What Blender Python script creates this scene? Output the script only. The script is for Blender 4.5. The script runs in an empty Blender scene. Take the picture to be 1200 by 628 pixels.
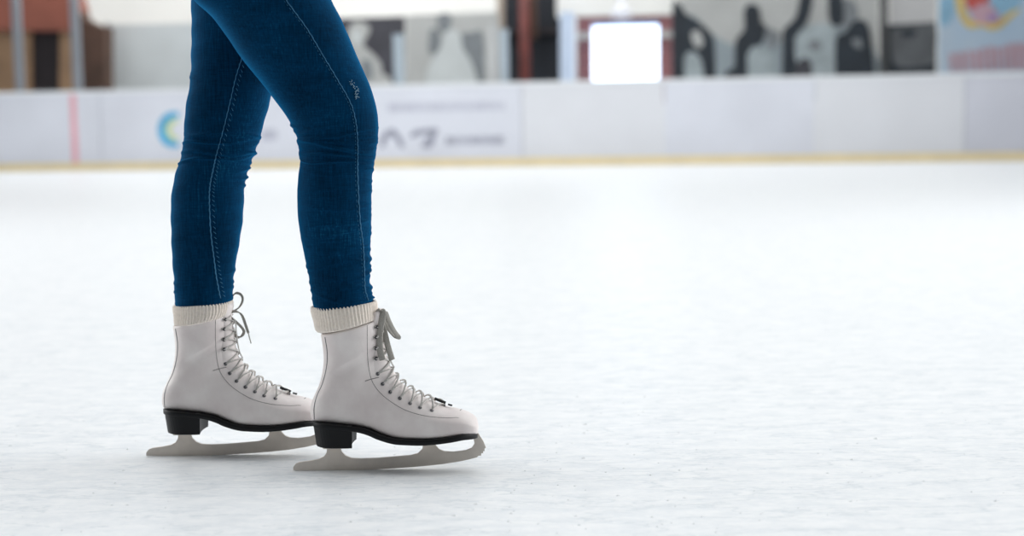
import bpy, bmesh, math, random
import numpy as np
from mathutils import Vector, Matrix
from mathutils.bvhtree import BVHTree

random.seed(7)
C = bpy.context.scene.collection
FPX = 1667.0
CAM_Z = 0.52
PITCH = math.atan(164 / FPX)
ROLL = math.radians(0.86)
DN, DF = 2.15, 2.265          # distance of the near and the far foot

# ------------------------------------------------------------------ camera
X0 = Vector((1, 0, 0)); U0 = Vector((0, math.sin(PITCH), math.cos(PITCH)))
FW = Vector((0, math.cos(PITCH), -math.sin(PITCH)))
RR = X0 * math.cos(ROLL) - U0 * math.sin(ROLL)
UU = U0 * math.cos(ROLL) + X0 * math.sin(ROLL)
CP = Vector((0, 0, CAM_Z))
cd = bpy.data.cameras.new('camera'); cam = bpy.data.objects.new('camera', cd); C.objects.link(cam)
M = Matrix((( RR.x, UU.x, -FW.x, CP.x), (RR.y, UU.y, -FW.y, CP.y), (RR.z, UU.z, -FW.z, CP.z), (0, 0, 0, 1)))
cam.matrix_world = M
cd.sensor_width = 36; cd.lens = 36 * FPX / 1200
cd.dof.use_dof = True; cd.dof.focus_distance = 2.17; cd.dof.aperture_fstop = 2.6
cd.clip_end = 300
bpy.context.scene.camera = cam


def ray(u, v):
    return FW + RR * ((u - 600) / FPX) - UU * ((v - 314) / FPX)


def P(u, v, Y):
    d = ray(u, v)
    return CP + d * (Y / d.y)


# ------------------------------------------------------------------ materials
def lin(c):
    return tuple(((x / 255) / 12.92 if x / 255 <= .04045 else ((x / 255 + .055) / 1.055) ** 2.4) for x in c) + (1,)


def mat(name, rgb, rough=.6, metal=0, spec=.5, noise=None, bump=None, emit=None, vary=None, sheen=0):
    """noise = (scale, amount) tonal variation, bump = (scale, strength, distance)"""
    m = bpy.data.materials.new(name); m.use_nodes = True
    nt = m.node_tree; b = nt.nodes['Principled BSDF']
    b.inputs['Base Color'].default_value = lin(rgb)
    b.inputs['Roughness'].default_value = rough
    b.inputs['Metallic'].default_value = metal
    b.inputs['Specular IOR Level'].default_value = spec
    if sheen:
        b.inputs['Sheen Weight'].default_value = sheen
        b.inputs['Sheen Roughness'].default_value = .4
    tc = nt.nodes.new('ShaderNodeTexCoord')
    if noise:
        n = nt.nodes.new('ShaderNodeTexNoise'); n.inputs['Scale'].default_value = noise[0]
        n.inputs['Detail'].default_value = 5
        nt.links.new(tc.outputs['Object'], n.inputs['Vector'])
        r = nt.nodes.new('ShaderNodeValToRGB')
        r.color_ramp.elements[0].position = .3; r.color_ramp.elements[1].position = .7
        c2 = vary if vary else tuple(max(0, x * (1 - noise[1])) for x in rgb)
        r.color_ramp.elements[0].color = lin(c2)
        r.color_ramp.elements[1].color = lin(rgb)
        nt.links.new(n.outputs['Fac'], r.inputs['Fac'])
        nt.links.new(r.outputs['Color'], b.inputs['Base Color'])
    if bump:
        n = nt.nodes.new('ShaderNodeTexNoise'); n.inputs['Scale'].default_value = bump[0]
        n.inputs['Detail'].default_value = 4
        nt.links.new(tc.outputs['Object'], n.inputs['Vector'])
        bp = nt.nodes.new('ShaderNodeBump'); bp.inputs['Strength'].default_value = bump[1]
        bp.inputs['Distance'].default_value = bump[2]
        nt.links.new(n.outputs['Fac'], bp.inputs['Height'])
        nt.links.new(bp.outputs['Normal'], b.inputs['Normal'])
    if emit:
        b.inputs['Emission Color'].default_value = lin(emit[0])
        b.inputs['Emission Strength'].default_value = emit[1]
    return m


def denim_mat():
    m = bpy.data.materials.new('denim'); m.use_nodes = True
    nt = m.node_tree; N = nt.nodes; L = nt.links; b = N['Principled BSDF']
    b.inputs['Roughness'].default_value = .85
    b.inputs['Specular IOR Level'].default_value = .04
    b.inputs['Sheen Weight'].default_value = 1.0
    b.inputs['Sheen Roughness'].default_value = .42
    b.inputs['Sheen Tint'].default_value = lin((0, 124, 182))
    tc = N.new('ShaderNodeTexCoord')
    # large worn patches
    n1 = N.new('ShaderNodeTexNoise'); n1.inputs['Scale'].default_value = 9; n1.inputs['Detail'].default_value = 6
    L.new(tc.outputs['Object'], n1.inputs['Vector'])
    # vertical slub streaks
    mp = N.new('ShaderNodeMapping'); mp.inputs['Scale'].default_value = (520, 520, 34)
    L.new(tc.outputs['Object'], mp.inputs['Vector'])
    n2 = N.new('ShaderNodeTexNoise'); n2.inputs['Scale'].default_value = 1; n2.inputs['Detail'].default_value = 3
    L.new(mp.outputs['Vector'], n2.inputs['Vector'])
    # weft flecks
    mp3 = N.new('ShaderNodeMapping'); mp3.inputs['Scale'].default_value = (60, 60, 700)
    L.new(tc.outputs['Object'], mp3.inputs['Vector'])
    n3 = N.new('ShaderNodeTexNoise'); n3.inputs['Scale'].default_value = 1; n3.inputs['Detail'].default_value = 2
    L.new(mp3.outputs['Vector'], n3.inputs['Vector'])
    a1 = N.new('ShaderNodeMath'); a1.operation = 'MULTIPLY'; a1.inputs[1].default_value = .46
    L.new(n1.outputs['Fac'], a1.inputs[0])
    a2 = N.new('ShaderNodeMath'); a2.operation = 'MULTIPLY_ADD'; a2.inputs[1].default_value = .34
    L.new(n2.outputs['Fac'], a2.inputs[0]); L.new(a1.outputs[0], a2.inputs[2])
    a3 = N.new('ShaderNodeMath'); a3.operation = 'MULTIPLY_ADD'; a3.inputs[1].default_value = .2
    L.new(n3.outputs['Fac'], a3.inputs[0]); L.new(a2.outputs[0], a3.inputs[2])
    r = N.new('ShaderNodeValToRGB'); e = r.color_ramp.elements
    e[0].position = .36; e[0].color = lin((0, 26, 48))
    e[1].position = .76; e[1].color = lin((30, 100, 138))
    x = r.color_ramp.elements.new(.58); x.color = lin((0, 51, 85))
    L.new(a3.outputs[0], r.inputs['Fac']); L.new(r.outputs['Color'], b.inputs['Base Color'])
    bp = N.new('ShaderNodeBump'); bp.inputs['Strength'].default_value = .5; bp.inputs['Distance'].default_value = .0012
    L.new(a3.outputs[0], bp.inputs['Height']); L.new(bp.outputs['Normal'], b.inputs['Normal'])
    return m


def leather_mat():
    m = mat('white_leather', (236, 230, 227), .55, spec=.35, noise=(22, .1), vary=(219, 209, 207))
    nt = m.node_tree; N = nt.nodes; L = nt.links; b = N['Principled BSDF']
    tc = N['Texture Coordinate']
    n = N.new('ShaderNodeTexNoise'); n.inputs['Scale'].default_value = 260; n.inputs['Detail'].default_value = 5
    L.new(tc.outputs['Object'], n.inputs['Vector'])
    n2 = N.new('ShaderNodeTexNoise'); n2.inputs['Scale'].default_value = 30; n2.inputs['Detail'].default_value = 3
    L.new(tc.outputs['Object'], n2.inputs['Vector'])
    ad = N.new('ShaderNodeMath'); ad.operation = 'MULTIPLY_ADD'; ad.inputs[1].default_value = .15
    L.new(n.outputs['Fac'], ad.inputs[0]); L.new(n2.outputs['Fac'], ad.inputs[2])
    bp = N.new('ShaderNodeBump'); bp.inputs['Strength'].default_value = .35; bp.inputs['Distance'].default_value = .0025
    L.new(ad.outputs[0], bp.inputs['Height']); L.new(bp.outputs['Normal'], b.inputs['Normal'])
    return m


def ice_mat():
    m = bpy.data.materials.new('ice'); m.use_nodes = True
    nt = m.node_tree; N = nt.nodes; L = nt.links; b = N['Principled BSDF']
    b.inputs['IOR'].default_value = 1.31
    tc = N.new('ShaderNodeTexCoord')

    def noise(scale, vec, detail=4, rough=.55):
        mp = N.new('ShaderNodeMapping'); mp.inputs['Scale'].default_value = vec
        L.new(tc.outputs['Object'], mp.inputs['Vector'])
        n = N.new('ShaderNodeTexNoise'); n.inputs['Scale'].default_value = scale
        n.inputs['Detail'].default_value = detail; n.inputs['Roughness'].default_value = rough
        L.new(mp.outputs['Vector'], n.inputs['Vector'])
        return n
    big = noise(.9, (1, 1, 1), 3)
    frost = noise(30, (.55, 1.2, 1), 7, .62)
    scr = noise(9, (.4, 1.5, 1), 5, .6)
    grain = noise(150, (.5, 1, 1), 3, .6)
    # ridges of a stretched noise read as thin skate scratches
    sb = N.new('ShaderNodeMath'); sb.operation = 'SUBTRACT'; sb.inputs[1].default_value = .5
    L.new(scr.outputs['Fac'], sb.inputs[0])
    ab = N.new('ShaderNodeMath'); ab.operation = 'ABSOLUTE'; L.new(sb.outputs[0], ab.inputs[0])
    rg_ = N.new('ShaderNodeMapRange'); rg_.inputs['From Max'].default_value = .016
    rg_.inputs['To Min'].default_value = 1; rg_.inputs['To Max'].default_value = 0
    L.new(ab.outputs[0], rg_.inputs['Value'])
    r = N.new('ShaderNodeValToRGB'); e = r.color_ramp.elements
    e[0].position = .36; e[0].color = lin((232, 236, 239))
    e[1].position = .62; e[1].color = lin((244, 246, 247))
    gm = N.new('ShaderNodeMath'); gm.operation = 'MULTIPLY_ADD'; gm.inputs[1].default_value = .5
    L.new(grain.outputs['Fac'], gm.inputs[0]); L.new(frost.outputs['Fac'], gm.inputs[2])
    go = N.new('ShaderNodeMath'); go.operation = 'SUBTRACT'; go.inputs[1].default_value = .25
    L.new(gm.outputs[0], go.inputs[0]); L.new(go.outputs[0], r.inputs['Fac'])
    mx = N.new('ShaderNodeMix'); mx.data_type = 'RGBA'; mx.inputs['B'].default_value = lin((208, 216, 221))
    mm = N.new('ShaderNodeMath'); mm.operation = 'MULTIPLY'; mm.inputs[1].default_value = .55
    L.new(rg_.outputs[0], mm.inputs[0]); L.new(mm.outputs[0], mx.inputs['Factor'])
    L.new(r.outputs['Color'], mx.inputs['A'])
    L.new(mx.outputs['Result'], b.inputs['Base Color'])
    b.inputs['Specular IOR Level'].default_value = .35
    rr = N.new('ShaderNodeMapRange'); rr.inputs['To Min'].default_value = .3; rr.inputs['To Max'].default_value = .45
    L.new(frost.outputs['Fac'], rr.inputs['Value']); L.new(rr.outputs[0], b.inputs['Roughness'])
    ad = N.new('ShaderNodeMath'); ad.operation = 'MULTIPLY_ADD'; ad.inputs[1].default_value = .25
    L.new(grain.outputs['Fac'], ad.inputs[0]); L.new(frost.outputs['Fac'], ad.inputs[2])
    ad2 = N.new('ShaderNodeMath'); ad2.operation = 'MULTIPLY_ADD'; ad2.inputs[1].default_value = -.25
    L.new(rg_.outputs[0], ad2.inputs[0]); L.new(ad.outputs[0], ad2.inputs[2])
    bp = N.new('ShaderNodeBump'); bp.inputs['Strength'].default_value = .3; bp.inputs['Distance'].default_value = .004
    L.new(ad2.outputs[0], bp.inputs['Height']); L.new(bp.outputs['Normal'], b.inputs['Normal'])
    return m


def wool_mat():
    return mat('cream_wool', (250, 240, 229), .95, spec=.1, noise=(300, .06), bump=(700, .6, .001), sheen=.3)


MT = dict(
    denim=denim_mat(), leather=leather_mat(), ice=ice_mat(), wool=wool_mat(),
    thread=mat('pale_thread', (110, 150, 178), .8, bump=(900, .4, .0005)),
    seam=mat('denim_seam', (58, 126, 168), .85, noise=(400, .25)),
    fray=mat('frayed_cotton', (150, 185, 205), .9, noise=(500, .2)),
    sole=mat('black_sole', (10, 12, 16), .5, spec=.25, noise=(60, .2), bump=(300, .15, .0005)),
    steel=mat('brushed_steel', (230, 221, 211), .5, noise=(35, .07), bump=(200, .1, .0005)),
    lace_bow=mat('bow_lace', (172, 169, 162), .9, noise=(900, .2), bump=(1200, .5, .0006)),
    lace=mat('grey_lace', (222, 219, 214), .9, noise=(900, .3), bump=(1200, .5, .0006)),
    hook=mat('dark_hook', (62, 62, 66), .35, metal=.7, noise=(80, .1)),
    eyelet=mat('eyelet_metal', (120, 120, 124), .35, metal=.8, noise=(80, .1)),
    hole=mat('eyelet_hole', (20, 20, 22), .9, noise=(80, .1)),
    stitch=mat('grey_stitching', (128, 124, 124), .9, noise=(400, .2)),
    piping=mat('grey_piping', (112, 114, 118), .8, noise=(300, .15)),
)


# ------------------------------------------------------------------ mesh helpers
def link(name, verts, faces, m, parent=None, smooth=True, mats=None):
    me = bpy.data.meshes.new(name)
    me.from_pydata([tuple(v) for v in verts], [], faces)
    bm = bmesh.new(); bm.from_mesh(me)
    bmesh.ops.recalc_face_normals(bm, faces=bm.faces)
    bm.to_mesh(me); bm.free()
    if smooth:
        me.polygons.foreach_set('use_smooth', [True] * len(me.polygons))
    me.materials.append(m)
    o = bpy.data.objects.new(name, me); C.objects.link(o)
    if parent: o.parent = parent
    return o


def tagged(o, label=None, cat=None, group=None, kind=None):
    if label: o['label'] = label
    if cat: o['category'] = cat
    if group: o['group'] = group
    if kind: o['kind'] = kind
    return o


def empty(name, loc=(0, 0, 0)):
    o = bpy.data.objects.new(name, None); o.location = loc; o.empty_display_size = .1; C.objects.link(o)
    return o


class MB:
    def __init__(s): s.v = []; s.f = []
    def add(s, v, f):
        k = len(s.v); s.v += [Vector(q) for q in v]; s.f += [tuple(i + k for i in q) for q in f]
    def loft(s, rings, cap0=True, cap1=True):
        n = len(rings[0]); k = len(s.v)
        for r in rings: s.v += [Vector(q) for q in r]
        for i in range(len(rings) - 1):
            for j in range(n):
                a = k + i * n + j; b = k + i * n + (j + 1) % n
                s.f.append((a, b, b + n, a + n))
        if cap0: s.f.append(tuple(k + j for j in range(n)))
        if cap1: s.f.append(tuple(k + (len(rings) - 1) * n + j for j in range(n)))
    def tube(s, pts, r, seg=8, flat=1.0, wdir=None, taper=False):
        pts = [Vector(p) for p in pts]
        rings = []; up = None
        for i, p in enumerate(pts):
            t = (pts[min(i + 1, len(pts) - 1)] - pts[max(i - 1, 0)])
            if t.length < 1e-9: t = Vector((0, 0, 1))
            t.normalize()
            if wdir is not None:
                a = Vector(wdir[i]) if isinstance(wdir, list) else Vector(wdir)
            elif up is None:
                a = Vector((0, 1, 0)) if abs(t.y) < .9 else Vector((1, 0, 0))
            else:
                a = up
            a = (a - t * a.dot(t))
            if a.length < 1e-6: a = t.orthogonal()
            a.normalize(); up = a
            c = t.cross(a)
            rr = r
            if taper: rr = r * max(.15, math.sin(math.pi * (i + .5) / len(pts)))
            rings.append([p + a * (rr * math.cos(2 * math.pi * j / seg)) + c * (rr * flat * math.sin(2 * math.pi * j / seg)) for j in range(seg)])
        s.loft(rings)
    def box(s, a, b):
        (x0, y0, z0), (x1, y1, z1) = a, b
        s.add([(x0, y0, z0), (x1, y0, z0), (x1, y1, z0), (x0, y1, z0), (x0, y0, z1), (x1, y0, z1), (x1, y1, z1), (x0, y1, z1)],
              [(0, 1, 2, 3), (4, 5, 6, 7), (0, 1, 5, 4), (1, 2, 6, 5), (2, 3, 7, 6), (3, 0, 4, 7)])
    def build(s, name, m, parent=None, smooth=True):
        return link(name, s.v, s.f, m, parent, smooth)


def smooth_path(pts, n):
    """Catmull-Rom through pts (any dimension) sampled n times"""
    a = np.array([list(p) for p in pts], float)
    d = np.r_[0, np.cumsum(np.linalg.norm(np.diff(a, axis=0), axis=1) ** .5)]
    e = np.vstack([2 * a[0] - a[1], a, 2 * a[-1] - a[-2]])
    out = []
    for t in np.linspace(0, d[-1], n):
        i = min(max(np.searchsorted(d, t) - 1, 0), len(a) - 2)
        f = (t - d[i]) / (d[i + 1] - d[i])
        p0, p1, p2, p3 = e[i], e[i + 1], e[i + 2], e[i + 3]
        out.append(.5 * (2 * p1 + (p2 - p0) * f + (2 * p0 - 5 * p1 + 4 * p2 - p3) * f * f + (3 * p1 - p0 - 3 * p2 + p3) * f ** 3))
    return np.array(out)


# ------------------------------------------------------------------ the skates
ORG = P(344, 557, DN); ORG.z = 0


def px1(x, y): return 340 + x / 2.732, 340 + y / 2.732


class Shape:
    """Turns the traced side view of the skate into metres, x forward, z up, heel end of the blade at 0"""
    def __init__(s, lean): s.lean = lean
    def q(s, x, y, off=0.0):
        u, v = px1(x, y)
        p = P(u, v, DN - off)
        c = P(u, v, DN)
        z = p.z
        return Vector((c.x - ORG.x + s.lean * max(0, z - .09), 0, z))


SECT = [  # sole/back point, instep/front point, half width (mm)
    ((601, 455), (603, 440), 12), ((597, 458), (601, 424), 22), ((590, 459), (596, 411), 29), ((578, 461), (583, 400), 35),
    ((555, 465), (560, 389), 40), ((520, 472), (532, 381), 44), ((480, 478), (505, 375), 46), ((430, 482), (470, 362), 46),
    ((380, 481), (435, 347), 44), ((335, 477), (403, 331), 41), ((290, 464), (375, 312), 38), ((255, 449), (352, 292), 35),
    ((215, 440), (333, 273), 33.5), ((160, 435), (320, 257), 33), ((110, 430), (312, 243), 33), ((76, 424), (308, 232), 34),
    ((66, 395), (304, 218), 35), ((68, 362), (301, 205), 35.5), ((80, 332), (299, 192), 35), ((93, 302), (297, 180), 35),
    ((103, 265), (294, 162), 36), ((108, 225), (291, 145), 38), ((106, 185), (288, 125), 41), ((100, 143), (283, 98), 43)]


def make_skate(parent, loc, yaw, mirror, lean, bow):
    S = Shape(lean)
    sg = -1 if mirror else 1
    rows = []
    for i, (b, f, w) in enumerate(SECT):
        w = w / 1000
        off = w * .9 if i <= 14 else (w * .5 if i == 15 else 0)
        if i < 3: off = .01 + i * .008
        B = S.q(*b, off); F = S.q(*f, 0)
        lift = -.002 if i <= 14 else 0
        nb = 4.2 if i <= 12 else 4.2 - (i - 12) * .25
        nb = max(nb, 2.3)
        rows.append([B.x, B.z + lift, F.x, F.z, w, nb])
    rows = smooth_path(rows, 110)
    NS = 56
    rings = []
    for r in rows:
        B = Vector((r[0], 0, r[1])); F = Vector((r[2], 0, r[3])); w = r[4]; nb = r[5]
        ring = []
        for j in range(NS):
            a = 2 * math.pi * j / NS
            cs, sn = math.cos(a), math.sin(a)
            k_ = min(1, max(0, .5 - cs * .9)); k_ = k_ * k_ * (3 - 2 * k_)
            n = 2.15 + (nb - 2.15) * k_
            x = math.copysign(abs(cs) ** (2 / n), cs); y = math.copysign(abs(sn) ** (2 / n), sn)
            p = (B + F) / 2 + (F - B) / 2 * x
            ring.append((p.x, y * w, p.z))
        rings.append(ring)
    g = np.array(rings); nr = len(g)
    for _ in range(60):
        y = g[:, :, 1].copy()
        a_ = y[2:-2]; av = (y[1:-3] + y[3:-1] + np.roll(y, 1, 1)[2:-2] + np.roll(y, -1, 1)[2:-2]) / 4
        wgt = np.ones((nr - 4, 1)); wgt[:22] = .08; wgt[-8:] = .1
        g[2:-2, :, 1] = a_ + (av - a_) * wgt * .8
    rings = [[tuple(q) for q in rr_] for rr_ in g]
    mb = MB(); mb.loft(rings, True, False)
    # collar: rolled edge and lining going down inside
    top = [Vector(q) for q in rings[-1]]
    cen = sum(top, Vector()) / len(top)
    inn = []
    for dz, sc in ((.003, .98), (.002, .93), (-.012, .86), (-.03, .74)):
        inn.append([cen + (q - cen) * sc + Vector((0, 0, dz)) for q in top])
    mb.loft([top] + inn, False, True)
    boot = mb.build('ice_skate', MT['leather'], parent)
    boot.location = loc; boot.rotation_euler = (0, 0, yaw)
    boot.scale = (1, sg, 1)
    bvh = BVHTree.FromPolygons(mb.v, mb.f)
    Fl = [Vector((r[2], 0, r[3])) for r in rows]

    def side(x, y, sd, lift=0.0):
        c = S.q(x, y)
        # the surface is nearer than the centre plane: find it along the line of sight, then copy to the other side
        p = c
        for _ in range(3):
            h = bvh.ray_cast(Vector((p.x, -.2, p.z)), Vector((0, 1, 0)))
            if h[0] is None: return Vector((p.x, sd * .0, p.z)), Vector((0, sd, 0))
            q2 = S.q(x, y, -h[0].y)
            p = Vector((c.x + (c.x + ORG.x) * h[0].y / DN, 0, q2.z))
        n = h[1]
        if n.y > 0: n = -n
        k = h[0] + n * lift
        return Vector((k.x, -sd * k.y, k.z)), Vector((n.x, -sd * n.y, n.z))
    # (side with sd=-1 is the one facing the photographer)

    def front_n(p):
        i = min(range(len(Fl)), key=lambda k: (Fl[k] - Vector((p.x, 0, p.z))).length)
        a = Fl[max(i - 3, 0)]; b = Fl[min(i + 3, len(Fl) - 1)]
        t = (b - a).normalized()
        n = Vector((-t.z, 0, t.x)) if True else t
        if n.x + n.z < 0: n = -n
        return n.normalized()

    def over(p, lift):
        n = front_n(p)
        h = bvh.ray_cast(p + n * .08, -n)
        return (h[0] + n * lift) if h[0] is not None else p

    # tongue: padded strip under the laces, standing a little above the collar
    tr = []
    fl = [i for i, r in enumerate(rows) if i >= 30]
    tw = .021
    for i in fl[::2]:
        ring = []
        for j in range(9):
            y = -tw + 2 * tw * j / 8
            p = Vector((Fl[i].x, y, Fl[i].z))
            ring.append(over(p - front_n(p) * .004, .0032 * (1 - (j / 4 - 1) ** 4) + .0004))
        ring += [q - front_n(q) * .006 for q in reversed(ring)]
        tr.append(ring)
    last = tr[-1]
    for dz, dx in ((.008, .002), (.016, .004), (.022, .004)):
        tr.append([q + Vector((dx, 0, dz)) for q in last])
    t = MB(); t.loft(tr); t.build('tongue', MT['leather'], boot)

    # sole: thin black slab that follows the arch
    bot = [((600, 457), 15), ((560, 465), 41), ((520, 472), 46), ((480, 478), 48), ((430, 482), 48), ((380, 481), 46), ((335, 477), 43),
           ((290, 464), 40), ((255, 449), 37), ((215, 441), 35.5), ((160, 435), 35), ((110, 431), 35), ((76, 428), 30)]
    srows = []
    for (x, y), w in bot:
        th = 17 if x > 250 else 14
        a = S.q(x, y - 2, w / 1000); c = S.q(x, y + th, w / 1000)
        srows.append((a.x, a.z, c.z, w / 1000))
    srows = smooth_path(srows, 70)
    xs = [r[0] for r in srows]; xa, xb = max(xs) + .001, min(xs) - .002
    sr = []
    for r in srows:
        x = r[0]
        k = 1.0
        d = xa - x
        if d < .045: k = math.sqrt(max(.02, 1 - ((.045 - d) / .0455) ** 2)); r[3] = .047
        d2 = x - xb
        if d2 < .03: k = math.sqrt(max(.05, 1 - ((.03 - d2) / .031) ** 2)); r[3] = .035
        w = r[3] * k
        sr.append([(x, -w * .96, r[1]), (x, -w, r[1] - .0015), (x, -w, r[2] + .001), (x, -w * .95, r[2]), (x, w * .95, r[2]), (x, w, r[2] + .001), (x, w, r[1] - .0015), (x, w * .96, r[1])])
    s_ = MB(); s_.loft(sr); s_.build('sole', MT['sole'], boot)
    # heel block, D-shaped in plan
    def heel_ring(x0, x1, z, w):
        pts = []
        for j in range(20):
            a = math.pi / 2 + math.pi * j / 19
            pts.append((x0 + .033 + .033 * math.cos(a), w * math.sin(a), z))
        for j in range(12):
            yy = -w + 2 * w * j / 11
            pts.append((x1 - .003 * (1 - (yy / w) ** 2), yy, z))
        return pts
    zt = S.q(100, 437, .034).z; zb = S.q(100, 508, .031).z
    hr = [heel_ring(S.q(73, 400).x + (S.q(82, 400).x - S.q(73, 400).x) * k, S.q(206 - 3 * k, 400).x, zt + (zb - zt) * k, .0345 - .003 * k) for k in (0, .25, .5, .75, .9, .97)]
    hr.append([(x * .985 + .001, y * .97, zb) for x, y, z in hr[-1]])
    h = MB(); h.loft(hr); h.build('heel', MT['sole'], boot, smooth=False)

    # blade, one plate with two stanchions and a toe arm
    out = [(20, 388), (21, 368), (35, 350), (60, 341), (120, 333), (170, 323), (200, 308), (215, 285), (218, 260), (208, 240), (203, 205),
           (296, 205), (293, 250), (303, 280), (325, 303), (360, 317), (420, 320), (520, 316), (620, 308), (710, 300), (750, 289), (775, 265), (779, 240), (770, 222), (766, 180),
           (846, 178), (845, 222), (855, 245), (875, 266), (905, 278), (960, 281), (1030, 272), (1065, 257), (1081, 232), (1076, 205), (1055, 185), (1050, 160), (1095, 158),
           (1112, 185), (1132, 217), (1148, 256), (1139, 262), (1141, 275), (1131, 277), (1132, 288), (1120, 289), (1120, 303), (1105, 302), (1096, 312), (1050, 324), (1000, 335), (900, 351), (800, 362), (700, 370), (600, 377), (480, 384), (350, 387), (150, 388)]
    pts = []
    for x, y in out:
        p = P(340 + x / 5, 480 + y / 5, DN); pts.append((p.x - ORG.x, p.z))
    zmin = min(p[1] for p in pts)
    pts = [(x, z - zmin) for x, z in pts]
    bl = MB(); n = len(pts); hw = .0021
    bl.add([(x, -hw, z) for x, z in pts] + [(x, hw, z) for x, z in pts],
           [tuple(range(n)), tuple(range(2 * n - 1, n - 1, -1))] + [(i, (i + 1) % n, n + (i + 1) % n, n + i) for i in range(n)])
    bl.build('blade', MT['steel'], boot, smooth=False)
    # mounting plates screwed to the heel and the sole
    mp = MB()
    mp.box((S.q(108, 400).x, -.021, zb - .0025), (S.q(190, 400).x, .021, zb + .0005))
    mp.build('mounting_plate', MT['steel'], boot, smooth=False)
    mp = MB(); xa2 = S.q(410, 400).x; xb2 = S.q(480, 400).x
    zs = S.q(440, 498, .046).z
    mp.box((xa2, -.024, zs - .003), (xb2, .024, zs + .001))
    mp.build('mounting_plate', MT['steel'], boot, smooth=False)

    # seams
    def line(pts2, r, m, name, both=True, n=40, dash=False, lift=.0):
        for sd in ((-1, 1) if both else (-1,)):
            pp = smooth_path(pts2, n)
            q = [side(a, b, sd, lift)[0] for a, b in pp]
            k = MB()
            if dash:
                for i in range(0, len(q) - 1, 2): k.tube([q[i], q[i + 1]], r, 5)
            else: k.tube(q, r, 6)
            k.build(name, m, boot)
    line([(112, 150), (119, 200), (116, 250), (103, 300), (86, 338), (77, 375), (78, 418)], .0008, MT['piping'], 'back_piping')
    line([(247, 112), (247, 170), (250, 235), (262, 290), (290, 330), (330, 362), (380, 388), (440, 403), (500, 407), (535, 402), (548, 392)], .0004, MT['stitch'], 'facing_seam', n=120, dash=False)
    line([(240, 291), (262, 284), (284, 279)], .0006, MT['stitch'], 'bar_tack', n=8)

    # hooks and eyelets
    hooks = [(272, 118), (270, 150), (270, 184), (272, 218), (276, 248)]
    eyes = [(280, 268), (296, 300), (320, 326), (351, 346), (384, 362), (416, 375), (454, 383), (488, 381)]
    EP = {}
    for i, (x, y) in enumerate(hooks[:4] + eyes):
        for sd in (-1, 1):
            p, nn = side(x, y, sd)
            EP[(i, sd)] = (p, nn)
            rot = nn.to_track_quat('Z', 'Y').to_matrix()
            if i < 4:
                k = MB()
                prof = [(0, -.001), (.0022, 0), (.0014, .0012), (.0014, .0028), (.003, .0034), (.0028, .0042), (0, .0044)]
                k.loft([[p + rot @ Vector((r * math.cos(2 * math.pi * j / 12), r * math.sin(2 * math.pi * j / 12), z)) for j in range(12)] for r, z in prof])
                k.build('lace_hook', MT['hook'], boot)
            else:
                k = MB(); R = .0023; rr = .0008
                ring = []
                for a in range(16):
                    aa = 2 * math.pi * a / 16
                    ring.append([p + rot @ Vector(((R + rr * math.cos(2 * math.pi * j / 6)) * math.cos(aa), (R + rr * math.cos(2 * math.pi * j / 6)) * math.sin(aa), .0004 + rr * math.sin(2 * math.pi * j / 6))) for j in range(6)])
                k.loft(ring + [ring[0]], False, False)
                e = k.build('eyelet', MT['eyelet'], boot)
                k = MB(); k.loft([[p + rot @ Vector((.0019 * math.cos(2 * math.pi * j / 12), .0019 * math.sin(2 * math.pi * j / 12), z)) for j in range(12)] for z in (-.001, .0005)])
                k.build('eyelet_hole', MT['hole'], boot)
    # laces criss-crossing over the tongue
    nrow = 12
    lc = MB()
    for i in range(nrow - 1):
        for sd in (-1, 1):
            a, na = EP[(i, sd)]; b, nb_ = EP[(i + 1, -sd)]
            q = [a + na * .0035 if i < 4 else a - na * .001]
            for s in np.linspace(.06, .94, 20):
                p = a.lerp(b, s)
                q.append(over(p, .0034 + .0016 * math.sin(math.pi * s) + (.001 if sd > 0 else -.0006)))
            q.append(b + nb_ * .0035 if i + 1 < 4 else b - nb_ * .001)
            if i < 4:  # wrap once round the hook
                t0 = (Vector((0, 0, -1)))
                q = [a + na * .0022 + Vector((-.003, 0, -.002)), a + na * .0025 + Vector((-.0034, 0, .0015))] + q
            q = smooth_path(q, 44)
            lc.tube([Vector(v) for v in q], .0017, 8, flat=.6)
    a, na = EP[(nrow - 1, -1)]; b, nb_ = EP[(nrow - 1, 1)]
    q = [a] + [over(a.lerp(b, s), .004) for s in np.linspace(.08, .92, 14)] + [b]
    lc.tube([Vector(v) for v in smooth_path(q, 30)], .0017, 8, flat=.6)
    # strand that runs up the front edge to the knot
    knot = S.q(*bow['knot']); knot.y = -.004 * 1
    q = [over(S.q(312, 262), .008), over(S.q(305, 235), .0075), over(S.q(299, 200), .0075), over(S.q(295, 160), .008), over(S.q(291, 125), .008), knot]
    lc.tube([Vector(v) for v in smooth_path(q, 30)], .0018, 8, flat=.6)
    k0, _ = EP[(0, -1)]; k1, _ = EP[(0, 1)]
    for kk in (k0, k1):
        q = [kk + Vector((0, 0, .0)), over(kk.lerp(knot, .4), .005), knot]
        lc.tube([Vector(v) for v in smooth_path(q, 16)], .0018, 8, flat=.6)
    lc.build('lace', MT['lace'], boot)
    # bow
    kb = MB()
    kb.tube([knot + Vector((-.001, -.006, -.004)), knot + Vector((.001, -.003, 0)), knot + Vector((.002, .003, .001)), knot + Vector((.001, .006, -.003))], .0042, 10)
    kb.build('lace_knot', MT['lace_bow'], boot)
    for loop in bow['loops']:
        pts3 = []
        for x, y, dy in loop['p']:
            c = S.q(x, y); pts3.append((c.x, dy, c.z))
        q = smooth_path(pts3, 48)
        k = MB(); k.tube([Vector(v) for v in q], loop['w'], 10, flat=loop.get('t', .22), wdir=loop['dir'])
        k.build('bow_loop' if loop.get('closed') else 'lace_end', MT['lace_bow'], boot)
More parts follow.
